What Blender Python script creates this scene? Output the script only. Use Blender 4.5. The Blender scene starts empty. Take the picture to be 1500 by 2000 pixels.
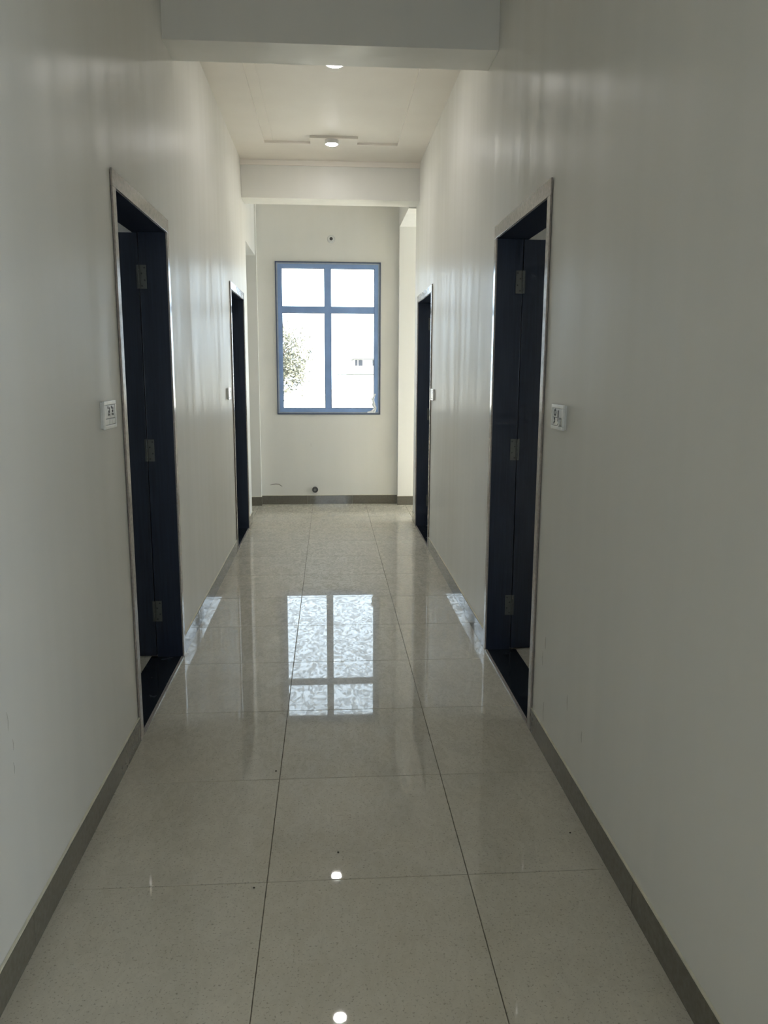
import bpy, bmesh, math, random
from mathutils import Vector, Matrix
random.seed(7)
S = bpy.context.scene
C = S.collection

# ------------------------------------------------------------------ camera, world, sun, exposure
YAW, PITCH, ROLL, FPX = 0.0695, -0.1756, 0.0050, 1534.57
cam_d = bpy.data.cameras.new('camera'); cam = bpy.data.objects.new('camera', cam_d); C.objects.link(cam)
F = Vector((math.sin(YAW)*math.cos(PITCH), math.cos(YAW)*math.cos(PITCH), math.sin(PITCH)))
Rr = Vector((math.cos(YAW), -math.sin(YAW), 0)); Uu = Rr.cross(F)
cr, sr = math.cos(ROLL), math.sin(ROLL)
Rx, Ux = cr*Rr + sr*Uu, -sr*Rr + cr*Uu
cam.matrix_world = Matrix(((Rx.x, Ux.x, -F.x, 0), (Rx.y, Ux.y, -F.y, 0), (Rx.z, Ux.z, -F.z, 1.5), (0, 0, 0, 1)))
cam_d.sensor_fit = 'VERTICAL'; cam_d.sensor_height = 24; cam_d.lens = FPX*24/2000
cam_d.clip_start = 0.05; cam_d.clip_end = 1000
S.camera = cam

W = bpy.data.worlds.new('sky'); S.world = W; W.use_nodes = True
wn = W.node_tree.nodes; wl = W.node_tree.links
for n in list(wn): wn.remove(n)
wo = wn.new('ShaderNodeOutputWorld'); bg = wn.new('ShaderNodeBackground')
bg.inputs['Color'].default_value = (.74, .87, 1.0, 1)      # even, hazy bright sky
bg.inputs['Strength'].default_value = 5.8
wl.new(bg.outputs[0], wo.inputs[0])

sun_d = bpy.data.lights.new('sun', 'SUN'); sun = bpy.data.objects.new('sun', sun_d); C.objects.link(sun)
sun_d.energy = 29; sun_d.angle = 0.0093; sun_d.color = (1, .96, .9)
sun.rotation_euler = Vector((-0.58, 0.08, -0.79)).to_track_quat('-Z', 'Y').to_euler()

S.view_settings.view_transform = 'Standard'; S.view_settings.look = 'None'
S.view_settings.exposure = 0.20; S.view_settings.gamma = 1; S.view_settings.use_curve_mapping = False
S.cycles.max_bounces = 8; S.cycles.diffuse_bounces = 6; S.cycles.glossy_bounces = 5
S.cycles.transparent_max_bounces = 16; S.cycles.sample_clamp_indirect = 14.0
S.cycles.blur_glossy = 1.0; S.cycles.use_light_tree = False; S.cycles.use_adaptive_sampling = True; S.cycles.adaptive_threshold = 0.06; S.cycles.adaptive_min_samples = 16

def portal(x, y, z, sx, sy, rot):
    # guides sky sampling through an opening, gives off no light itself
    d = bpy.data.lights.new('sky_portal', 'AREA'); o = bpy.data.objects.new('sky_portal', d); C.objects.link(o)
    d.shape = 'RECTANGLE'; d.size = sx; d.size_y = sy; d.cycles.is_portal = True
    o.location = (x, y, z); o.rotation_euler = rot

# ------------------------------------------------------------------ dimensions (metres)
L, R = -0.783, 0.842            # faces of skirting / door surrounds
WT = 0.172                       # wall thickness
WL, WR = L - 0.008, R + 0.008    # plaster faces
YB, YE = -4.0, 9.0               # back end, window wall
YC = 7.935                       # where the corridor walls stop at the lobby
YP = 8.905                       # far wall of the side passages
CZ = 3.40                        # border ceiling height
BZ = 3.073                       # beam underside
OUT = 3.2                        # outer face of the side rooms
LINT_L, LINT_R = 2.738, 3.06

# ------------------------------------------------------------------ materials
def mat(name, base, rough=.5, spec=.5, metal=0.):
    m = bpy.data.materials.new(name); m.use_nodes = True
    b = m.node_tree.nodes['Principled BSDF']
    b.inputs['Base Color'].default_value = (*base, 1); b.inputs['Roughness'].default_value = rough
    b.inputs['Specular IOR Level'].default_value = spec; b.inputs['Metallic'].default_value = metal
    return m, m.node_tree.nodes, m.node_tree.links, b
def noise(n, l, scale, detail=3, vec=None, rough=.5, dist=0.):
    t = n.new('ShaderNodeTexNoise'); t.inputs['Scale'].default_value = scale
    t.inputs['Detail'].default_value = detail; t.inputs['Roughness'].default_value = rough; t.inputs['Distortion'].default_value = dist
    if vec: l.new(vec, t.inputs['Vector'])
    return t.outputs['Fac']
def coords(n, l, sc=(1, 1, 1), world=True):
    if world:
        g = n.new('ShaderNodeNewGeometry').outputs['Position']
    else:
        g = n.new('ShaderNodeTexCoord').outputs['Object']
    m = n.new('ShaderNodeMapping'); m.inputs['Scale'].default_value = sc
    l.new(g, m.inputs[0]); return m.outputs[0]
def ramp(n, l, fac, stops):
    r = n.new('ShaderNodeValToRGB'); e = r.color_ramp.elements
    while len(e) < len(stops): e.new(.5)
    for i, (p, c) in enumerate(stops):
        e[i].position = p; e[i].color = (*c, 1) if len(c) == 3 else c
    l.new(fac, r.inputs[0]); return r.outputs[0]
def mrange(n, l, fac, a, b, lo=0., hi=1.):
    r = n.new('ShaderNodeMapRange'); l.new(fac, r.inputs[0])
    r.inputs[1].default_value = lo; r.inputs[2].default_value = hi
    r.inputs[3].default_value = a; r.inputs[4].default_value = b; return r.outputs[0]
def bump(n, l, b, h, strength, dist):
    u = n.new('ShaderNodeBump'); u.inputs['Strength'].default_value = strength; u.inputs['Distance'].default_value = dist
    l.new(h, u.inputs['Height']); l.new(u.outputs[0], b.inputs['Normal'])

def wall_mat():
    m, n, l, b = mat('wall_paint', (.80, .79, .745), .33, .3)
    v = coords(n, l, (5, 5, .5)); f = noise(n, l, 1.6, 2, v, .5)
    c = ramp(n, l, f, [(.1, (.785, .775, .728)), (.9, (.812, .80, .755))]); l.new(c, b.inputs['Base Color'])
    bump(n, l, b, f, .05, .004)
    d = n.new('ShaderNodeBsdfDiffuse'); l.new(c, d.inputs[0])      # sheen comes and goes with the roller marks
    mx = n.new('ShaderNodeMixShader'); l.new(mrange(n, l, f, .80, .40, .3, .7), mx.inputs[0])
    l.new(b.outputs[0], mx.inputs[1]); l.new(d.outputs[0], mx.inputs[2]); l.new(mx.outputs[0], n['Material Output'].inputs[0])
    return m
def ceil_mat():
    m, n, l, b = mat('ceiling_paint', (.86, .83, .77), .55, .35)
    f = noise(n, l, 2.5, 3, coords(n, l)); l.new(ramp(n, l, f, [(.3, (.85, .80, .73)), (.7, (.89, .845, .775))]), b.inputs['Base Color'])
    bump(n, l, b, noise(n, l, 9, 3, coords(n, l)), .12, .004); return m
def tile_mat():
    m, n, l, b = mat('vitrified_tile', (.5, .47, .39), .022, .45)
    P = coords(n, l)
    cloud = noise(n, l, 5, 3, P, .6)
    base = ramp(n, l, cloud, [(.3, (.53, .495, .405)), (.7, (.575, .54, .45))])
    sp = noise(n, l, 140, 2, P, .6); spk = mrange(n, l, sp, 0, .6, .585, .70)
    k = n.new('ShaderNodeMix'); k.data_type = 'RGBA'; l.new(spk, k.inputs[0]); l.new(base, k.inputs[6])
    k.inputs[7].default_value = (.20, .175, .13, 1); l.new(k.outputs[2], b.inputs['Base Color'])
    # polished, under a patchy smeary film left by mopping
    d = n.new('ShaderNodeBsdfPrincipled'); l.new(k.outputs[2], d.inputs['Base Color']); d.inputs['Roughness'].default_value = .46; d.inputs['Specular IOR Level'].default_value = .4
    sm = noise(n, l, 23, 3, coords(n, l, (1.1, .62, 1)), .6, 1.8)
    mx = n.new('ShaderNodeMixShader'); l.new(mrange(n, l, sm, .04, .68, .40, .60), mx.inputs[0])
    l.new(b.outputs[0], mx.inputs[1]); l.new(d.outputs[0], mx.inputs[2]); l.new(mx.outputs[0], n['Material Output'].inputs[0])
    return m
def skirt_mat():
    m, n, l, b = mat('skirting_tile', (.12, .11, .085), .05, .5)
    f = noise(n, l, 60, 3, coords(n, l)); l.new(ramp(n, l, f, [(.3, (.14, .127, .097)), (.7, (.175, .16, .127))]), b.inputs['Base Color'])
    l.new(mrange(n, l, noise(n, l, 14, 5, coords(n, l), .65, 1.), .03, .16, .45, .68), b.inputs['Roughness']); return m
def stone_mat():
    m, n, l, b = mat('polished_surround_stone', (.33, .29, .26), .08, .6)
    f = noise(n, l, 70, 4, coords(n, l), .7); l.new(ramp(n, l, f, [(.3, (.26, .23, .205)), (.7, (.40, .35, .315))]), b.inputs['Base Color'])
    l.new(mrange(n, l, noise(n, l, 30, 3, coords(n, l)), .10, .22, .3, .7), b.inputs['Roughness']); return m
def granite_mat():
    m, n, l, b = mat('black_granite', (.012, .016, .022), .12, .5)
    f = noise(n, l, 150, 3, coords(n, l), .7); l.new(ramp(n, l, f, [(.45, (.008, .011, .016)), (.75, (.03, .04, .045))]), b.inputs['Base Color'])
    l.new(mrange(n, l, noise(n, l, 12, 3, coords(n, l)), .08, .3, .4, .7), b.inputs['Roughness']); return m
def door_mat():
    m, n, l, b = mat('dark_door_laminate', (.014, .019, .032), .3, .5)
    f = noise(n, l, 30, 4, coords(n, l, (3, 3, .12)), .6); l.new(ramp(n, l, f, [(.3, (.009, .014, .027)), (.7, (.018, .026, .046))]), b.inputs['Base Color'])
    return m
def simple(name, base, rough=.5, spec=.5, metal=0., amt=.08, scale=20):
    m, n, l, b = mat(name, base, rough, spec, metal)
    f = noise(n, l, scale, 3, coords(n, l))
    lo = tuple(x*(1-amt) for x in base); hi = tuple(min(1, x*(1+amt)) for x in base)
    l.new(ramp(n, l, f, [(.3, lo), (.7, hi)]), b.inputs['Base Color']); return m
def emit(name, col, s):
    m = bpy.data.materials.new(name); m.use_nodes = True; n = m.node_tree.nodes; l = m.node_tree.links
    for x in list(n): n.remove(x)
    e = n.new('ShaderNodeEmission'); o = n.new('ShaderNodeOutputMaterial'); e.inputs[0].default_value = (*col, 1); e.inputs[1].default_value = s
    l.new(e.outputs[0], o.inputs[0]); return m
def glass_mat():
    m = bpy.data.materials.new('window_glass'); m.use_nodes = True; n = m.node_tree.nodes; l = m.node_tree.links
    for x in list(n): n.remove(x)
    t = n.new('ShaderNodeBsdfTransparent'); g = n.new('ShaderNodeBsdfGlossy'); fr = n.new('ShaderNodeFresnel'); mx = n.new('ShaderNodeMixShader'); o = n.new('ShaderNodeOutputMaterial')
    t.inputs[0].default_value = (.95, .97, .97, 1); g.inputs['Roughness'].default_value = .02; fr.inputs[0].default_value = 1.45
    l.new(fr.outputs[0], mx.inputs[0]); l.new(t.outputs[0], mx.inputs[1]); l.new(g.outputs[0], mx.inputs[2]); l.new(mx.outputs[0], o.inputs[0]); return m
M = dict(wall=wall_mat(), ceil=ceil_mat(), tile=tile_mat(), skirt=skirt_mat(), stone=stone_mat(), granite=granite_mat(), door=door_mat(),
         grout=simple('grout', (.17, .15, .11), .9), lit_edge=simple('cream_lit_edge', (.70, .67, .54), .7),
         steel=simple('hinge_steel', (.10, .105, .095), .45, .5, .3), screw=simple('screw_recess', (.03, .03, .03), .5),
         alu=simple('glare_blue_window_frame', (.25, .38, .66), .33, .5, 0., .1, 6), alu2=simple('dark_window_gasket', (.09, .115, .18), .5),  # blue lift of the window's glare put into the frame's base colour
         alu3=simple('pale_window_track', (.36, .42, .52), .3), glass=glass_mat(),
         plastic=simple('white_switch_plastic', (.74, .745, .72), .22), module=simple('switch_module_plastic', (.66, .67, .65), .25), hole=simple('socket_hole', (.018, .018, .018), .6),
         lamp=emit('led_lens', (1, .98, .95), 195), ring=simple('white_lamp_rim', (.8, .8, .78), .35),
         pipe=simple('grey_pipe', (.06, .06, .06), .5), pipein=simple('pipe_plug', (.4, .4, .39), .6), scuff=simple('scuff_grey', (.55, .53, .48), .8),
         crack=simple('wall_crack', (.2, .19, .17), .8), film=simple('white_film', (.85, .87, .9), .35),
         leaf=simple('dry_foliage', (.12, .118, .085), .6, .3, 0, .5, 1.3), bark=simple('bark', (.09, .06, .045), .9), ground=simple('dry_ground', (.50, .46, .38), .95, .1, 0, .12, .15),
         white=simple('white_render', (.78, .77, .75), .8), dark=simple('dark_pane', (.04, .04, .05), .2), conc=simple('weathered_concrete', (.11, .11, .10), .9), dirt=simple('dirt_fleck', (.07, .06, .045), .9))

# ------------------------------------------------------------------ mesh helpers
def link(name, me, parent=None, loc=(0, 0, 0)):
    o = bpy.data.objects.new(name, me); C.objects.link(o)
    if parent is not None: o.parent = parent
    o.location = loc; return o
def worldloc(o):
    v = Vector((0, 0, 0))
    while o is not None: v += o.location; o = o.parent
    return v
def empty(name, loc): 
    o = bpy.data.objects.new(name, None); C.objects.link(o); o.location = loc; o.empty_display_size = .1; return o
def tag(o, label=None, cat=None, group=None, kind=None):
    for k, v in (('label', label), ('category', cat), ('group', group), ('kind', kind)):
        if v: o[k] = v
    return o
def finish(name, bm, mats, parent=None, origin=None, smooth=False):
    """bm in world coordinates -> one object, its origin at `origin`"""
    if origin is None: origin = worldloc(parent) if parent is not None else Vector((0, 0, 0))
    origin = Vector(origin)
    bmesh.ops.translate(bm, verts=bm.verts, vec=-origin)
    bmesh.ops.recalc_face_normals(bm, faces=bm.faces)
    me = bpy.data.meshes.new(name)
    if smooth:
        for f in bm.faces: f.smooth = True
    bm.to_mesh(me); bm.free()
    for m_ in (mats if isinstance(mats, (list, tuple)) else [mats]): me.materials.append(m_)
    base = worldloc(parent) if parent is not None else Vector((0, 0, 0))
    return link(name, me, parent, origin - base)
def box(bm, x0, x1, y0, y1, z0, z1, bev=0., mi=0):
    g = bmesh.ops.create_cube(bm, size=1)['verts']
    for v in g:
        v.co = Vector(((x0+x1)/2 + v.co.x*(x1-x0), (y0+y1)/2 + v.co.y*(y1-y0), (z0+z1)/2 + v.co.z*(z1-z0)))
    fs = set(f for v in g for f in v.link_faces)
    if bev > 0:
        es = list(set(e for v in g for e in v.link_edges))
        r = bmesh.ops.bevel(bm, geom=es, offset=bev, segments=2, profile=.6, affect='EDGES')
        fs |= set(r['faces'])
    for f in fs:
        if f.is_valid: f.material_index = mi
def boxes(name, lst, m, parent=None, bev=0.):
    bm = bmesh.new()
    for b_ in lst: box(bm, *b_, bev=bev)
    return finish(name, bm, m, parent)
def cyl(bm, c, axis, r0, r1, h0, h1, seg=24, mi=0, cap=True):
    """tapered cylinder along axis (unit Vector) from c+axis*h0 to c+axis*h1"""
    axis = Vector(axis).normalized(); c = Vector(c)
    t = axis.orthogonal().normalized(); s = axis.cross(t)
    a = [bm.verts.new(c + axis*h0 + (t*math.cos(2*math.pi*i/seg) + s*math.sin(2*math.pi*i/seg))*r0) for i in range(seg)]
    b = [bm.verts.new(c + axis*h1 + (t*math.cos(2*math.pi*i/seg) + s*math.sin(2*math.pi*i/seg))*r1) for i in range(seg)]
    fs = [bm.faces.new((a[i], a[(i+1) % seg], b[(i+1) % seg], b[i])) for i in range(seg)]
    if cap: fs += [bm.faces.new(a[::-1]), bm.faces.new(b)]
    for f in fs: f.material_index = mi
def tube(bm, c, axis, ro, ri, h0, h1, seg=28, mi=0):
    axis = Vector(axis).normalized(); c = Vector(c); t = axis.orthogonal().normalized(); s = axis.cross(t)
    rings = []
    for r_, h_ in ((ro, h0), (ro, h1), (ri, h1), (ri, h0)):
        rings.append([bm.verts.new(c + axis*h_ + (t*math.cos(2*math.pi*i/seg) + s*math.sin(2*math.pi*i/seg))*r_) for i in range(seg)])
    for k in range(4):
        a, b = rings[k], rings[(k+1) % 4]
        for i in range(seg):
            bm.faces.new((a[i], a[(i+1) % seg], b[(i+1) % seg], b[i])).material_index = mi
def grid_wall(name, us, vs, holes, place, t, m):
    """slab with rectangular holes; place(u, v, w) -> world, w in 0..t"""
    us = sorted(set(us + [h for H in holes for h in H[:2]])); vs = sorted(set(vs + [h for H in holes for h in H[2:]]))
    def solid(i, j):
        if i < 0 or j < 0 or i >= len(us)-1 or j >= len(vs)-1: return False
        u, v = (us[i]+us[i+1])/2, (vs[j]+vs[j+1])/2
        return not any(H[0] < u < H[1] and H[2] < v < H[3] for H in holes)
    bm = bmesh.new(); cache = {}
    def V(i, j, k):
        q = (i, j, k)
        if q not in cache: cache[q] = bm.verts.new(place(us[i], vs[j], t if k else 0))
        return cache[q]
    for i in range(len(us)-1):
        for j in range(len(vs)-1):
            if not solid(i, j): continue
            for k in (0, 1): bm.faces.new([V(i, j, k), V(i+1, j, k), V(i+1, j+1, k), V(i, j+1, k)])
            if not solid(i-1, j): bm.faces.new([V(i, j, 0), V(i, j+1, 0), V(i, j+1, 1), V(i, j, 1)])
            if not solid(i+1, j): bm.faces.new([V(i+1, j, 0), V(i+1, j+1, 0), V(i+1, j+1, 1), V(i+1, j, 1)])
            if not solid(i, j-1): bm.faces.new([V(i, j, 0), V(i+1, j, 0), V(i+1, j, 1), V(i, j, 1)])
            if not solid(i, j+1): bm.faces.new([V(i, j+1, 0), V(i+1, j+1, 0), V(i+1, j+1, 1), V(i, j+1, 1)])
    return finish(name, bm, m)

# ------------------------------------------------------------------ shell
DOORS = {'left near': (L, -1, 3.083, 4.098, 2.228), 'right near': (R, 1, 3.085, 4.112, 2.228),
         'left far': (L, -1, 6.567, 7.597, 2.217), 'right far': (R, 1, 6.59, 7.66, 2.214)}
ZT = 3.60
def hole(d): x, s, a, b, z = DOORS[d]; return (a+.008, b-.008, -1, z-.01)   # trim laps the plaster edge
ZF = -.05
wl_ = grid_wall('wall_left', [YB-.2, YE+.2], [ZF, ZT], [hole('left near'), hole('left far'), (YC, YP+.02, -1, LINT_L)],
          lambda u, v, w: (WL-w, u, v), WT, M['wall'])
wr_ = grid_wall('wall_right', [YB-.2, YC], [ZF, ZT], [hole('right near'), hole('right far'), (-.35, .8, -1, 2.3)],  # unseen side opening added to throw daylight on the near left wall
          lambda u, v, w: (WR+w, u, v), WT, M['wall'])
tag(wl_, 'long off-white painted corridor wall on the left', kind='structure'); tag(wr_, 'long off-white painted corridor wall on the right', kind='structure')
WIN = (-.5855, .5775, 1.029, 2.695)
HX0, HX1, HZ0, HZ1 = WIN[0]+.012, WIN[1]-.012, WIN[2]+.012, WIN[3]-.012
wb_ = grid_wall('wall_back', [-1.0, 1.0], [ZF, ZT], [(HX0, HX1, HZ0, HZ1)], lambda u, v, w: (u, YE+w, v), .2, M['wall'])
tag(wb_, 'off-white end wall around the window', kind='structure')
# piers of the side passages either side of the window bay
p1 = boxes('wall_passage_left', [(-OUT, L+.004, YP, YE-.0005, ZF, ZT)], M['wall'])
tag(p1, 'wall of the side passage left of the window', kind='structure')
ECR = .776
p2 = boxes('wall_passage_right', [(ECR, OUT, YP, YE-.0005, ZF, ZT), (ECR, WR+WT, YC+.005, YP, LINT_R, ZT-.15)], M['wall'])
tag(p2, 'wall and lintel of the side passage right of the window', kind='structure')
# outer walls of the rooms beyond the doors, with unseen openings added to let daylight in
WO_L = [(2.0, 2.7, 1.1, 2.0), (6.0, 6.7, 1.1, 2.0), (YC+.3, YP-.25, 1.1, 2.1)]
WO_R = [(2.0, 2.6, 1.1, 2.0), (6.0, 6.7, 1.1, 2.0), (YC, YP, .05, 2.7), (-3.2, -.8, .6, 2.3)]
o1 = grid_wall('wall_outer_left', [YB-.2, YE+.2], [ZF, ZT], WO_L, lambda u, v, w: (-OUT-w, u, v), .2, M['wall'])
o2 = grid_wall('wall_outer_right', [YB-.2, YE+.2], [ZF, ZT], WO_R, lambda u, v, w: (OUT+w, u, v), .2, M['wall'])
tag(o1, 'outer wall of the rooms on the left', kind='structure'); tag(o2, 'outer wall of the rooms on the right', kind='structure')
wbk = grid_wall('wall_front', [-OUT, OUT], [ZF, ZT], [(-.45, .5, .9, 2.3)], lambda u, v, w: (u, YB-w, v), .2, M['wall'])  # rear opening added to bring daylight into the near end
tag(wbk, 'wall behind the viewer with an opening added for daylight', kind='structure')
pt = []
for s, xa in ((-1, WL-WT), (1, WR+WT)):
    for yy in (1.6, 5.3, YC-.12):
        a, b = sorted((xa, s*OUT)); pt.append((a, b, yy, yy+.12, ZF, ZT))
for p_ in pt: tag(boxes('wall_partition', [p_], M['wall']), 'cross wall between the side rooms', kind='structure')
# roof slab: closes the building
cs = boxes('ceiling', [(-OUT-.2, OUT+.2, YB-.9, YE+.2, CZ+.016, ZT+.1)], M['ceil']); tag(cs, 'painted plaster ceiling of the corridor', kind='structure')
# plaster border layer that leaves a sunken tray in the middle bay, with a tongue round each lamp
B1, B1E, B2, B2E = 4.18, 4.447, 7.654, 7.933
def prism(bm, pts, z0, z1):
    a = [bm.verts.new((x, y, z0)) for x, y in pts]; b = [bm.verts.new((x, y, z1)) for x, y in pts]
    bm.faces.new(a[::-1]); bm.faces.new(b)
    for i in range(len(pts)): j = (i+1) % len(pts); bm.faces.new((a[i], a[j], b[j], b[i]))
bm = bmesh.new(); zt = CZ+.0162
TL_, TR_, TY0, TY1 = -.53, .592, 4.75, 7.105
prism(bm, [(WL, B1E), (TL_, B1E), (TL_, B2), (WL, B2)], CZ, zt)
prism(bm, [(TR_, B1E), (WR, B1E), (WR, B2), (TR_, B2)], CZ, zt)
prism(bm, [(TL_, TY1), (-.145, TY1), (-.145, 6.93), (.25, 6.93), (.25, TY1), (TR_, TY1), (TR_, B2), (TL_, B2)], CZ, zt)
prism(bm, [(TL_, B1E), (TR_, B1E), (TR_, TY0), (TL_, TY0)], CZ, zt)
prism(bm, [(.05+.19*math.cos(t*math.pi/20), 5.30+.19*math.sin(t*math.pi/20)) for t in range(40)], CZ, zt)
cb = finish('ceiling_border', bm, M['ceil'], cs)
boxes('cornice_strip', [(WL, WR, B2-.014, B2-.0005, CZ-.045, CZ-.0005)], M['ceil'], cs)
boxes('panel_ridge', [(-.468, -.455, TY0, 7.08, CZ+.010, CZ+.0155)], M['ceil'], cs)
for nm, a, b, lb in (('trim_1', B1, B1E, 'deep white ceiling beam crossing the corridor above the near doors'), ('trim_2', B2, B2E, 'white ceiling beam crossing the corridor before the window bay')):
    t_ = boxes(nm, [(WL+.0005, WR-.0005, a, b, BZ, CZ+.016)], M['wall']); tag(t_, lb, kind='structure')
t_ = boxes('trim_3', [(WL+.0005, WR-.0005, .7, .97, BZ, CZ+.016)], M['wall']); tag(t_, 'white ceiling beam over the viewer', kind='structure')

# ------------------------------------------------------------------ floor: screed slab + single tiles
fl = boxes('floor', [(-OUT, OUT, YB-.9, YE+.0, -.3, -.0035)], M['grout']); tag(fl, 'polished beige speckled tile floor', kind='structure')
PX, PY, G = .6061, .604, .0022
xs = [L-.02, -.196, .41, R+.02]
tile_cache = {}
def tile(x0, x1, y0, y1):
    k = (round(x1-x0, 4), round(y1-y0, 4))
    if k not in tile_cache:
        bm = bmesh.new(); w, d = (x1-x0)/2-G/2, (y1-y0)/2-G/2
        box(bm, -w, w, -d, d, -.0034, 0)
        es = [e for e in bm.edges if all(v.co.z > -.001 for v in e.verts)]
        bmesh.ops.bevel(bm, geom=es, offset=.0012, segments=1, affect='EDGES')
        bmesh.ops.recalc_face_normals(bm, faces=bm.faces)
        me = bpy.data.meshes.new('floor_tile'); bm.to_mesh(me); bm.free(); me.materials.append(M['tile']); tile_cache[k] = me
    link('floor_tile', tile_cache[k], fl, ((x0+x1)/2, (y0+y1)/2, 0))
y = 2.136 - 11*PY
rows = []
while y < YE-.01:
    rows.append((max(y, YB), min(y+PY, YE-.001))); y += PY
for a, b in rows:
    if b-a < .02: continue
    for i in range(3): tile(xs[i], xs[i+1], a, b)
    if b > YC+.1:           # the lobby floor runs on into both side passages
        a2, b2 = max(a, YC), min(b, YP-.001)
        if b2-a2 > .02:
            for k in range(6):
                x1 = L-.02-k*PX; tile(max(x1-PX, -OUT), x1, a2, b2)
                x0 = R+.02+k*PX; tile(x0, min(x0+PX, OUT), a2, b2)
for s, xa in ((-1, WL-.165), (1, WR+.165)):      # floors of the side rooms
    for y0, y1 in ((YB, 1.6), (1.72, 5.3), (5.42, YC-.12)):
        a, b = sorted((xa, s*OUT)); 
        rf = boxes('room_floor', [(a, b, y0, y1, -.003, 0)], M['tile'], fl)

# ------------------------------------------------------------------ skirting
def skirting(name, label, runs):
    e = empty(name, (0, 0, 0)); tag(e, label, kind='structure')
    for (ax, fixed, back, a, b) in runs:
        n = max(1, round((b-a)/PY)); w = (b-a)/n
        lo, hi = sorted((fixed, back))
        for i in range(n):
            u0, u1 = a+i*w+.0006, a+(i+1)*w-.0006
            bx = (lo, hi, u0, u1, 0, .1) if ax == 'y' else (u0, u1, lo, hi, 0, .1)
            boxes('skirting_tile', [bx], M['skirt'], e, bev=.0012)
        bx = (lo+.0008, hi-.0008, a, b, .1, .1045) if ax == 'y' else (a, b, lo+.0008, hi-.0008, .1, .1045)
        boxes('lit_edge_strip', [bx], M['lit_edge'], e)  # cement edge; light caught on the skirting's top put into its cream
    return e
skirting('baseboard_left', 'low grey-brown tile skirting along the left wall',
         [('y', L, WL, YB, 3.083), ('y', L, WL, 4.098, 6.567), ('y', L, WL, 7.597, YC)])
skirting('baseboard_right', 'low grey-brown tile skirting along the right wall',
         [('y', R, WR, YB, -.35), ('y', R, WR, .8, 3.085), ('y', R, WR, 4.112, 6.59), ('y', R, WR, 7.66, YC), ('x', YC+.008, YC, R, WR+WT)])
skirting('baseboard_back', 'grey-brown tile skirting under the window',
         [('x', YE-.008, YE, L+.004, ECR), ('x', YP-.008, YP, ECR-.006, OUT), ('x', YP-.008, YP, -OUT, L+.012)])

# ------------------------------------------------------------------ doors
def door(name, key, label):
    xp, s, y1, y2, zt = DOORS[key]
    e = empty(name, (xp, (y1+y2)/2, 0)); tag(e, label, kind='structure')
    def bx(d0, d1, a, b, z0, z1):
        p, q = sorted((xp+s*d0, xp+s*d1)); return (p, q, a, b, z0, z1)
    sw, hh = .044, .062
    boxes('surround_side', [bx(-.002, .0055, y1, y1+sw, 0, zt-hh)], M['stone'], e, .0015)
    boxes('surround_side', [bx(-.002, .0055, y2-sw, y2, 0, zt-hh)], M['stone'], e, .0015)
    boxes('surround_head', [bx(-.002, .0055, y1, y2, zt-hh+.0005, zt)], M['stone'], e, .0015)
    li = .037
    boxes('frame_jamb', [bx(.006, .170, y1+.0095, y1+sw+.001, 0, zt-hh-.001)], M['door'], e, .002)
    boxes('frame_jamb', [bx(.006, .138, y2-sw-.001, y2-.0095, 0, zt-hh-.001)], M['door'], e, .002)
    boxes('frame_head', [bx(.006, .170, y1+.0095, y2-.0095, zt-hh-.0005, zt-.012)], M['door'], e, .002)
    boxes('threshold', [bx(.0135, .172, y1+sw+.0015, y2-sw-.0015, -.003, .006)], M['granite'], e, .0015)
    boxes('threshold_edge', [bx(.0, .013, y1+sw+.0005, y2-sw-.0005, -.003, .008)], M['stone'], e, .001)
    yl = y2-sw-.001
    lf = boxes('door_leaf', [bx(.142, 1.02, yl, yl+.033, .012, zt-hh-.004)], M['door'], e, .002)
    # recessed field of the leaf face
    for zc in (1.955, 1.105, .258):
        bm = bmesh.new()
        p, q = sorted((xp+s*.104, xp+s*.1385)); box(bm, p, q, yl-.0025, yl-.0002, zc-.056, zc+.056)
        p, q = sorted((xp+s*.1415, xp+s*.152)); box(bm, p, q, yl-.0025, yl-.0002, zc-.056, zc+.056)
        for k in range(5):
            cyl(bm, (xp+s*.140, yl-.004, zc-.056+k*.0224), (0, 0, 1), .0042, .0042, .0006, .0218, 10)
        for k, dz in enumerate((-.043, -.016, .016, .043)):
            cyl(bm, (xp+s*(.113 if k % 2 else .127), yl-.0026, zc+dz), (0, -1, 0), .0042, .0042, 0, .0008, 10, 1)
        finish('hinge', bm, [M['steel'], M['screw']], lf)
    return e
door('door_1', 'left near', 'dark open door in the left wall nearest the viewer')
door('door_2', 'right near', 'dark open door in the right wall nearest the viewer')
door('door_3', 'left far', 'dark doorway in the left wall beside the window bay')
door('door_4', 'right far', 'dark doorway in the right wall beside the window bay')

# ------------------------------------------------------------------ window
wx0, wx1, wz0, wz1 = WIN
we = empty('window_1', ((wx0+wx1)/2, YE, wz0)); tag(we, 'metal window, blue glare painted into its frame, two tall panes under two square ones', kind='structure')
def ring(name, x0, x1, z0, z1, t, y0, y1, m, bev=.0012, par=None):
    return boxes(name, [(x0, x0+t, y0, y1, z0, z1), (x1-t, x1, y0, y1, z0, z1), (x0+t, x1-t, y0, y1, z0, z0+t), (x0+t, x1-t, y0, y1, z1-t, z1)], m, par or we, bev)
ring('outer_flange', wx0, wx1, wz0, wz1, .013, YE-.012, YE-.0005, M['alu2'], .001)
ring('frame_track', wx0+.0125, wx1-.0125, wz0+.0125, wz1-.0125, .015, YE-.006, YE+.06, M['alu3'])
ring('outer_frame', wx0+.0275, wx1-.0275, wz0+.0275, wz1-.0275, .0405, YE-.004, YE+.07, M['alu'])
px = [(-.516, -.043), (.023, .505)]
XM0, XM1 = -.043, .023
boxes('mullion', [(XM0, XM1, YE-.002, YE+.066, wz0+.068, wz1-.068)], M['alu'], we, .0015)
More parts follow.
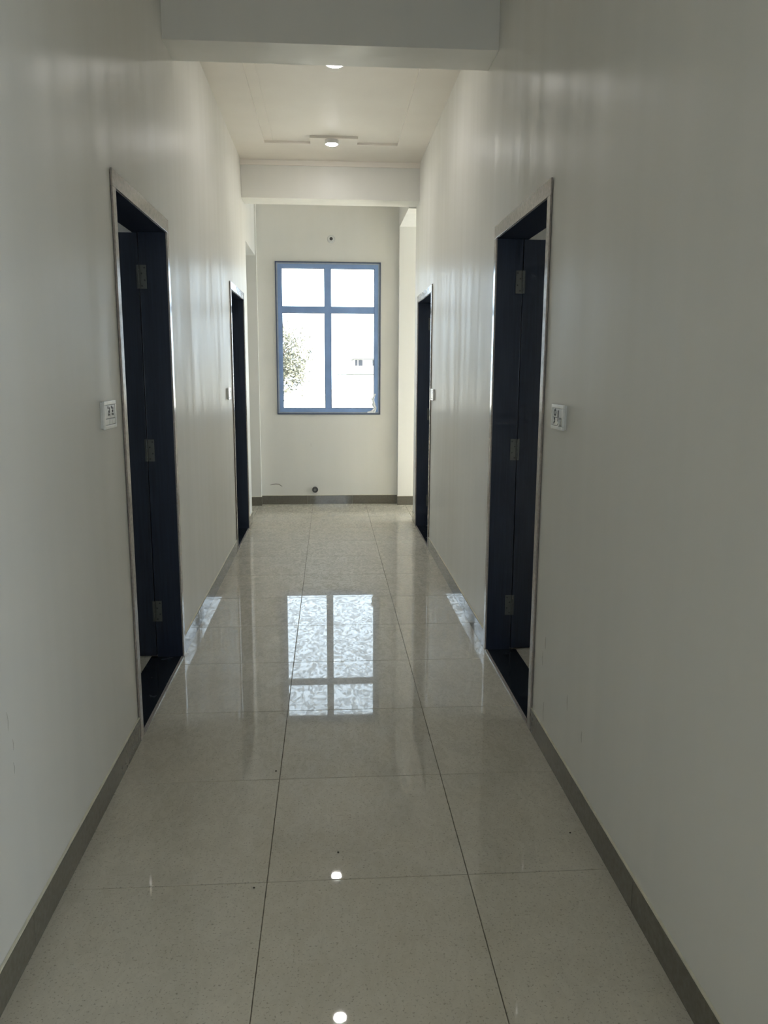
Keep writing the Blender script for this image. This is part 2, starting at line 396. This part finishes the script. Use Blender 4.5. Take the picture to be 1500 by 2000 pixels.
for a, b in ((wx0+.068, XM0), (XM1, wx1-.068)):
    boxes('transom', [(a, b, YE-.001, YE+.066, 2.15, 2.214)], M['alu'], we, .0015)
for (x0, x1) in ((wx0+.068, XM0), (XM1, wx1-.068)):
    for (z0, z1) in ((wz0+.068, 2.15), (2.214, wz1-.068)):
        boxes('glass_pane', [(x0+.0002, x1-.0002, YE+.031, YE+.036, z0+.0002, z1-.0002)], M['glass'], we)
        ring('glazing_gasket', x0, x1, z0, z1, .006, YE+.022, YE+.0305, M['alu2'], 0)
# loose flap of protective film, bottom right corner of the frame
bm = bmesh.new(); rnd = random.Random(3); nu, nv = 5, 22
pts = [[None]*(nv+1) for _ in range(nu+1)]
for i in range(nu+1):
    for j in range(nv+1):
        v_ = j/nv; w_ = .05*(1-.6*v_)*(.75+.45*math.sin(9*v_+1.3)**2)
        x_ = .520 - w_*(i/nu) + .012*math.sin(7*v_) ; z_ = wz0+.03+.205*v_
        y_ = YE-.012-.010*abs(math.sin(5*v_+i*1.1))-.006*rnd.random()
        pts[i][j] = bm.verts.new((x_, y_, z_))
for i in range(nu):
    for j in range(nv): bm.faces.new((pts[i][j], pts[i+1][j], pts[i+1][j+1], pts[i][j+1]))
base = [[bm.verts.new((.43+.09*i/8, YE-.010-.006*rnd.random(), wz0+.018+.042*j/3*(.3+.7*i/8))) for j in range(4)] for i in range(9)]
for i in range(8):
    for j in range(3): bm.faces.new((base[i][j], base[i+1][j], base[i+1][j+1], base[i][j+1]))
fo = finish('protective_film', bm, M['film'], we); so = fo.modifiers.new('thick', 'SOLIDIFY'); so.thickness = .0008
fo['label'] = 'torn white film on the lower right frame corner'

# ------------------------------------------------------------------ switch plates
def plate(key, yc, zc, w, h, label, marks, lines):
    xp, s = (WL, 1) if key == 'l' else (WR, -1)      # s: out of the wall
    e = empty('switch_plate', (xp, yc, zc)); tag(e, label, 'switch plate', 'white switch plates beside the doors')
    def bx(d0, d1, u0, u1, v0, v1):                   # u along +y, v up, both from the plate centre
        p, q = sorted((xp+s*d0, xp+s*d1)); return (p, q, yc+u0, yc+u1, zc+v0, zc+v1)
    boxes('back_box', [bx(.0002, .009, -w/2+.003, w/2-.003, -h/2+.003, h/2-.003)], M['module'], e, .002)
    boxes('cover_frame', [bx(.009, .017, -w/2, w/2, -h/2, -h/2+.014), bx(.009, .017, -w/2, w/2, h/2-.014, h/2), bx(.009, .017, -w/2, -w/2+.014, -h/2+.014, h/2-.014), bx(.009, .017, w/2-.014, w/2, -h/2+.014, h/2-.014)], M['plastic'], e, .002)
    for (u0, u1, v0, v1) in lines:
        boxes('module', [bx(.009, .0155, u0, u1, v0, v1)], M['module'], e, .0015)
    bm = bmesh.new(); any_ = False
    for (u, v, r) in marks:
        cyl(bm, (xp+s*.0153, yc+u, zc+v), (s, 0, 0), r*1.3, r*1.3, 0, .0006, 12); any_ = True
    if any_: finish('socket_hole', bm, M['hole'], e)['kind'] = 'stuff'
    else: bm.free()
    return e
lm = []
for cu in (-.018, .028):
    lm += [(cu-.009, .026, .0042), (cu+.007, .022, .004), (cu+.007, .012, .004), (cu-.002, .012, .0035), (cu-.006, .002, .0042), (cu+.008, .001, .004)]
plate('l', 2.866, 1.348, .150, .098, 'white switch plate with two groups of dark socket holes left of the near left door', lm,
      [(-.058, .003, -.012, .034), (.005, .058, -.012, .034), (-.058, -.02, -.034, -.014), (-.018, .02, -.034, -.014), (.022, .058, -.034, -.014)])
rm = []
for k in range(8): rm.append((.028+.011*math.cos(k*math.pi/4), .016+.010*math.sin(k*math.pi/4), .0035))
rm += [(-.012, .020, .0045), (-.012, .012, .0045), (-.012, .004, .0045), (.036, -.006, .004), (.028, -.008, .0035), (.030, -.016, .004), (.038, -.022, .0035)]
pr = plate('r', 2.853, 1.342, .145, .092, 'white switch plate with socket ring and round regulator right of the near right door', rm,
      [(-.056, .0, -.001, .031), (.002, .056, -.001, .031), (.002, .056, -.031, -.003)])
bm = bmesh.new(); tube(bm, (WR-.009, 2.853-.026, 1.342-.018), (-1, 0, 0), .016, .011, 0, .011); cyl(bm, (WR-.009, 2.853-.026, 1.342-.018), (-1, 0, 0), .0108, .009, 0, .014, 18)
finish('regulator_knob', bm, M['plastic'], pr)
plate('l', 6.275, 1.332, .150, .090, 'small white switch plate beside the far left doorway', [(.02, .015, .004), (.03, .015, .004)], [(-.058, .0, -.03, .03), (.002, .058, -.03, .03)])
plate('r', 6.435, 1.325, .150, .092, 'small white switch plate beside the far right doorway', [(-.02, .015, .004), (-.03, .015, .004)], [(-.058, .0, -.03, .03), (.002, .058, -.03, .03)])

# ------------------------------------------------------------------ ceiling lamps
def lamp(x, y, label, CZ=CZ):
    e = empty('ceiling_downlight', (x, y, CZ)); tag(e, label, 'ceiling light', 'round recessed ceiling lights')
    bm = bmesh.new(); tube(bm, (x, y, CZ), (0, 0, -1), .056, .047, 0, .033, 32); finish('rim', bm, M['ring'], e)
    bm = bmesh.new(); r0, h0 = .0465, .028           # domed diffuser standing proud of the rim
    for k, (ra, ha) in enumerate(((.0465, .0325), (.042, .037), (.030, .041), (.012, .043))):
        cyl(bm, (x, y, CZ), (0, 0, -1), r0, ra, h0, ha, 32, 0, k == 3); r0, h0 = ra, ha
    bmesh.ops.remove_doubles(bm, verts=bm.verts, dist=.0002)
    finish('lens', bm, M['lamp'], e, smooth=True)
lamp(.048, 5.26, 'lit round ceiling light partly hidden by the near beam')
lamp(.036, 6.985, 'lit round ceiling light between the stepped ceiling grooves')

# unseen lamp added behind the viewer to brighten the near walls
for y_, lb in ((-1.4, 'added round ceiling light behind the viewer, out of view'),):
    lamp(.045, y_, lb, CZ+.0158)

# ------------------------------------------------------------------ fittings on the end wall
e = empty('lamp_holder', (.032, YE, 2.934)); tag(e, 'small round white lamp holder with dark centre above the window', 'lamp holder')
bm = bmesh.new(); cyl(bm, (.032, YE, 2.934), (0, -1, 0), .043, .040, .0003, .010, 28); tube(bm, (.032, YE, 2.934), (0, -1, 0), .030, .018, .010, .030, 24); finish('rose', bm, M['plastic'], e)
bm = bmesh.new(); cyl(bm, (.032, YE, 2.934), (0, -1, 0), .0178, .0178, .0102, .022, 20); finish('socket', bm, M['pipe'], e)
e = empty('drain_pipe', (-.171, YE, .169)); tag(e, 'short dark pipe stub poking from the wall above the skirting', 'pipe')
bm = bmesh.new(); tube(bm, (-.171, YE, .169), (0, -1, 0), .034, .016, .0003, .03, 26); finish('pipe_collar', bm, M['pipe'], e)
bm = bmesh.new(); cyl(bm, (-.171, YE, .169), (0, -1, 0), .0155, .0155, .0003, .020, 20); finish('pipe_plug', bm, M['pipein'], e)
# hairline crack and scuffs in the paint (raised less than a millimetre)
def streak(name, pts, w, m, parent, nrm):
    bm = bmesh.new(); nrm = Vector(nrm); prev = None
    for i, q in enumerate(pts):
        q = Vector(q); t = (Vector(pts[min(i+1, len(pts)-1)]) - Vector(pts[max(i-1, 0)])).normalized(); sd = t.cross(nrm)*w/2*(.35 if i in (0, len(pts)-1) else 1)
        r = [bm.verts.new(q+sd), bm.verts.new(q+sd+nrm*.0006), bm.verts.new(q-sd+nrm*.0006), bm.verts.new(q-sd)]
        if prev:
            for k in range(4): bm.faces.new((prev[k], prev[(k+1) % 4], r[(k+1) % 4], r[k]))
        else: bm.faces.new(r)
        prev = r
    bm.faces.new(prev[::-1]); return finish(name, bm, m, parent)
streak('wall_crack', [(-.688, YE, .222), (-.665, YE, .231), (-.62, YE, .235), (-.585, YE, .233), (-.562, YE, .215), (-.545, YE, .206)], .007, M['crack'], wb_, (0, -1, 0))
streak('wall_crack', [(-.215, YE, .70), (-.21, YE, .66)], .006, M['scuff'], wb_, (0, -1, 0))
for (y_, z0, z1, w_) in ((1.86, .63, .68, .003), (1.88, .57, .60, .004), (1.875, .51, .54, .003)):
    streak('scuff_mark', [(WL, y_, z0), (WL, y_+.004, (z0+z1)/2), (WL, y_, z1)], w_, M['scuff'], wl_, (1, 0, 0))
for (y_, z0, z1, w_) in ((2.92, .12, .20, .006), (2.62, .30, .36, .005), (2.96, .34, .40, .007), (2.93, .42, .47, .006), (2.45, .26, .30, .006)):
    streak('scuff_mark', [(WR, y_, z0), (WR, y_+.005, (z0+z1)/2), (WR, y_+.002, z1)], w_, M['scuff'], wr_, (-1, 0, 0))
# dirt crumbs lying on the floor
rnd = random.Random(11)
def crumb(x, y, r, label):
    bm = bmesh.new(); bmesh.ops.create_icosphere(bm, subdivisions=1, radius=r)
    for v in bm.verts: v.co *= .7+.6*rnd.random(); v.co.z *= .5
    zmin = min(v.co.z for v in bm.verts)
    bmesh.ops.translate(bm, verts=bm.verts, vec=(x, y, -zmin)); o = finish('dirt_crumb', bm, M['dirt'], None, (x, y, 0))
    tag(o, label, 'dirt', 'dirt crumbs on the floor')
crumb(-.213, 2.80, .004, 'dark dirt crumb on the left lengthwise floor joint')
crumb(.0175, 2.27, .004, 'dark dirt crumb on the middle tile above the far lamp reflection')
crumb(.786, 2.33, .0035, 'dark dirt crumb on the right beside the skirting')
crumb(-.232, 2.11, .003, 'dark dirt crumb where two floor joints cross on the left')

# ------------------------------------------------------------------ outside
gr = boxes('ground', [(-160, 160, YE+1.2, 260, -4.3, -4.0)], M['ground']); tag(gr, 'pale dry ground outside the window', kind='structure')
def foliage(bm, c, rad, n, size, seed, dens=.55):
    r = random.Random(seed); c = Vector(c)
    clumps = []
    for _ in range(38):
        d = Vector((r.gauss(0, 1), r.gauss(0, 1), r.gauss(0, 1))).normalized()*(r.random()**dens)
        clumps.append((Vector((d.x*rad[0], d.y*rad[1], d.z*rad[2])), .16+.16*r.random()))
    for _ in range(n):
        cc, cs_ = r.choice(clumps)
        p = c + cc + Vector((r.gauss(0, 1)*rad[0], r.gauss(0, 1)*rad[1], r.gauss(0, 1)*rad[2]))*cs_*.55
        a = Vector((r.gauss(0, 1), r.gauss(0, 1), r.gauss(0, 1))).normalized(); b = a.orthogonal().normalized(); s_ = size*(.6+.8*r.random())
        q = [bm.verts.new(p+a*s_), bm.verts.new(p+b*s_*.45), bm.verts.new(p-a*s_), bm.verts.new(p-b*s_*.45)]
        bm.faces.new(q)
def tree(name, label, base, crown, rad, n, size, seed, cat='tree'):
    e = empty(name, base); tag(e, label, cat)
    bm = bmesh.new(); foliage(bm, crown, rad, n, size, seed)
    o = finish('foliage', bm, M['leaf'], e); o['kind'] = 'stuff'
    bm = bmesh.new(); b = Vector(base); c = Vector(crown); ax = c-b; hgt = ax.length
    cyl(bm, b, ax, .05*rad[0]+.08, .05*rad[0]+.03, 0, hgt, 10)
    r = random.Random(seed)
    for k in range(7):
        a = Vector((math.cos(k*2.4)*rad[0]*.75, math.sin(k*2.4)*rad[1]*.75, rad[2]*(.1+.6*r.random()))); st = b+ax*(.62+.05*k)
        cyl(bm, st, a, .045, .015, 0, a.length, 6)
    finish('trunk', bm, M['bark'], e); return e
tree('garden_tree', 'pale leafy tree behind the lower left pane', (-4.05, 42, -4), (-3.55, 42, 2.0), (2.5, 2.2, 2.3), 8500, .10, 5)
tree('garden_shrub', 'sparse shrub behind the lower right pane', (2.45, 30, -4), (2.3, 30, .3), (.75, .75, 1.0), 260, .06, 9, 'shrub')
be = empty('distant_house', (5.5, 85, -4)); tag(be, 'white flat-roofed house far off behind the lower right pane', 'house')
boxes('house_wall', [(2.7, 12.5, 85, 93, -4, 2.84)], M['white'], be)
boxes('roof_slab', [(2.5, 13, 84.4, 93.5, 2.84, 2.95)], M['conc'], be)
boxes('balcony_slab', [(.9, 13, 83.9, 85, 1.22, 1.36)], M['conc'], be)
for x0, x1 in ((2.75, 3.0), (3.12, 3.55), (4.6, 4.85)):
    boxes('house_window', [(x0, x1, 84.93, 85.0, 2.2, 2.8)], M['dark'], be)

portal(0, YE+.19, (HZ0+HZ1)/2, HX1-HX0, HZ1-HZ0, (math.radians(-90), 0, 0))
for H, s in ((WO_L[2], -1), (WO_R[2], 1), (WO_R[3], 1)):
    portal(s*(OUT+.19), (H[0]+H[1])/2, (H[2]+H[3])/2, H[3]-H[2], H[1]-H[0], (0, math.radians(90*s), 0))
portal(.025, YB-.19, 1.6, .95, 1.4, (math.radians(90), 0, 0))
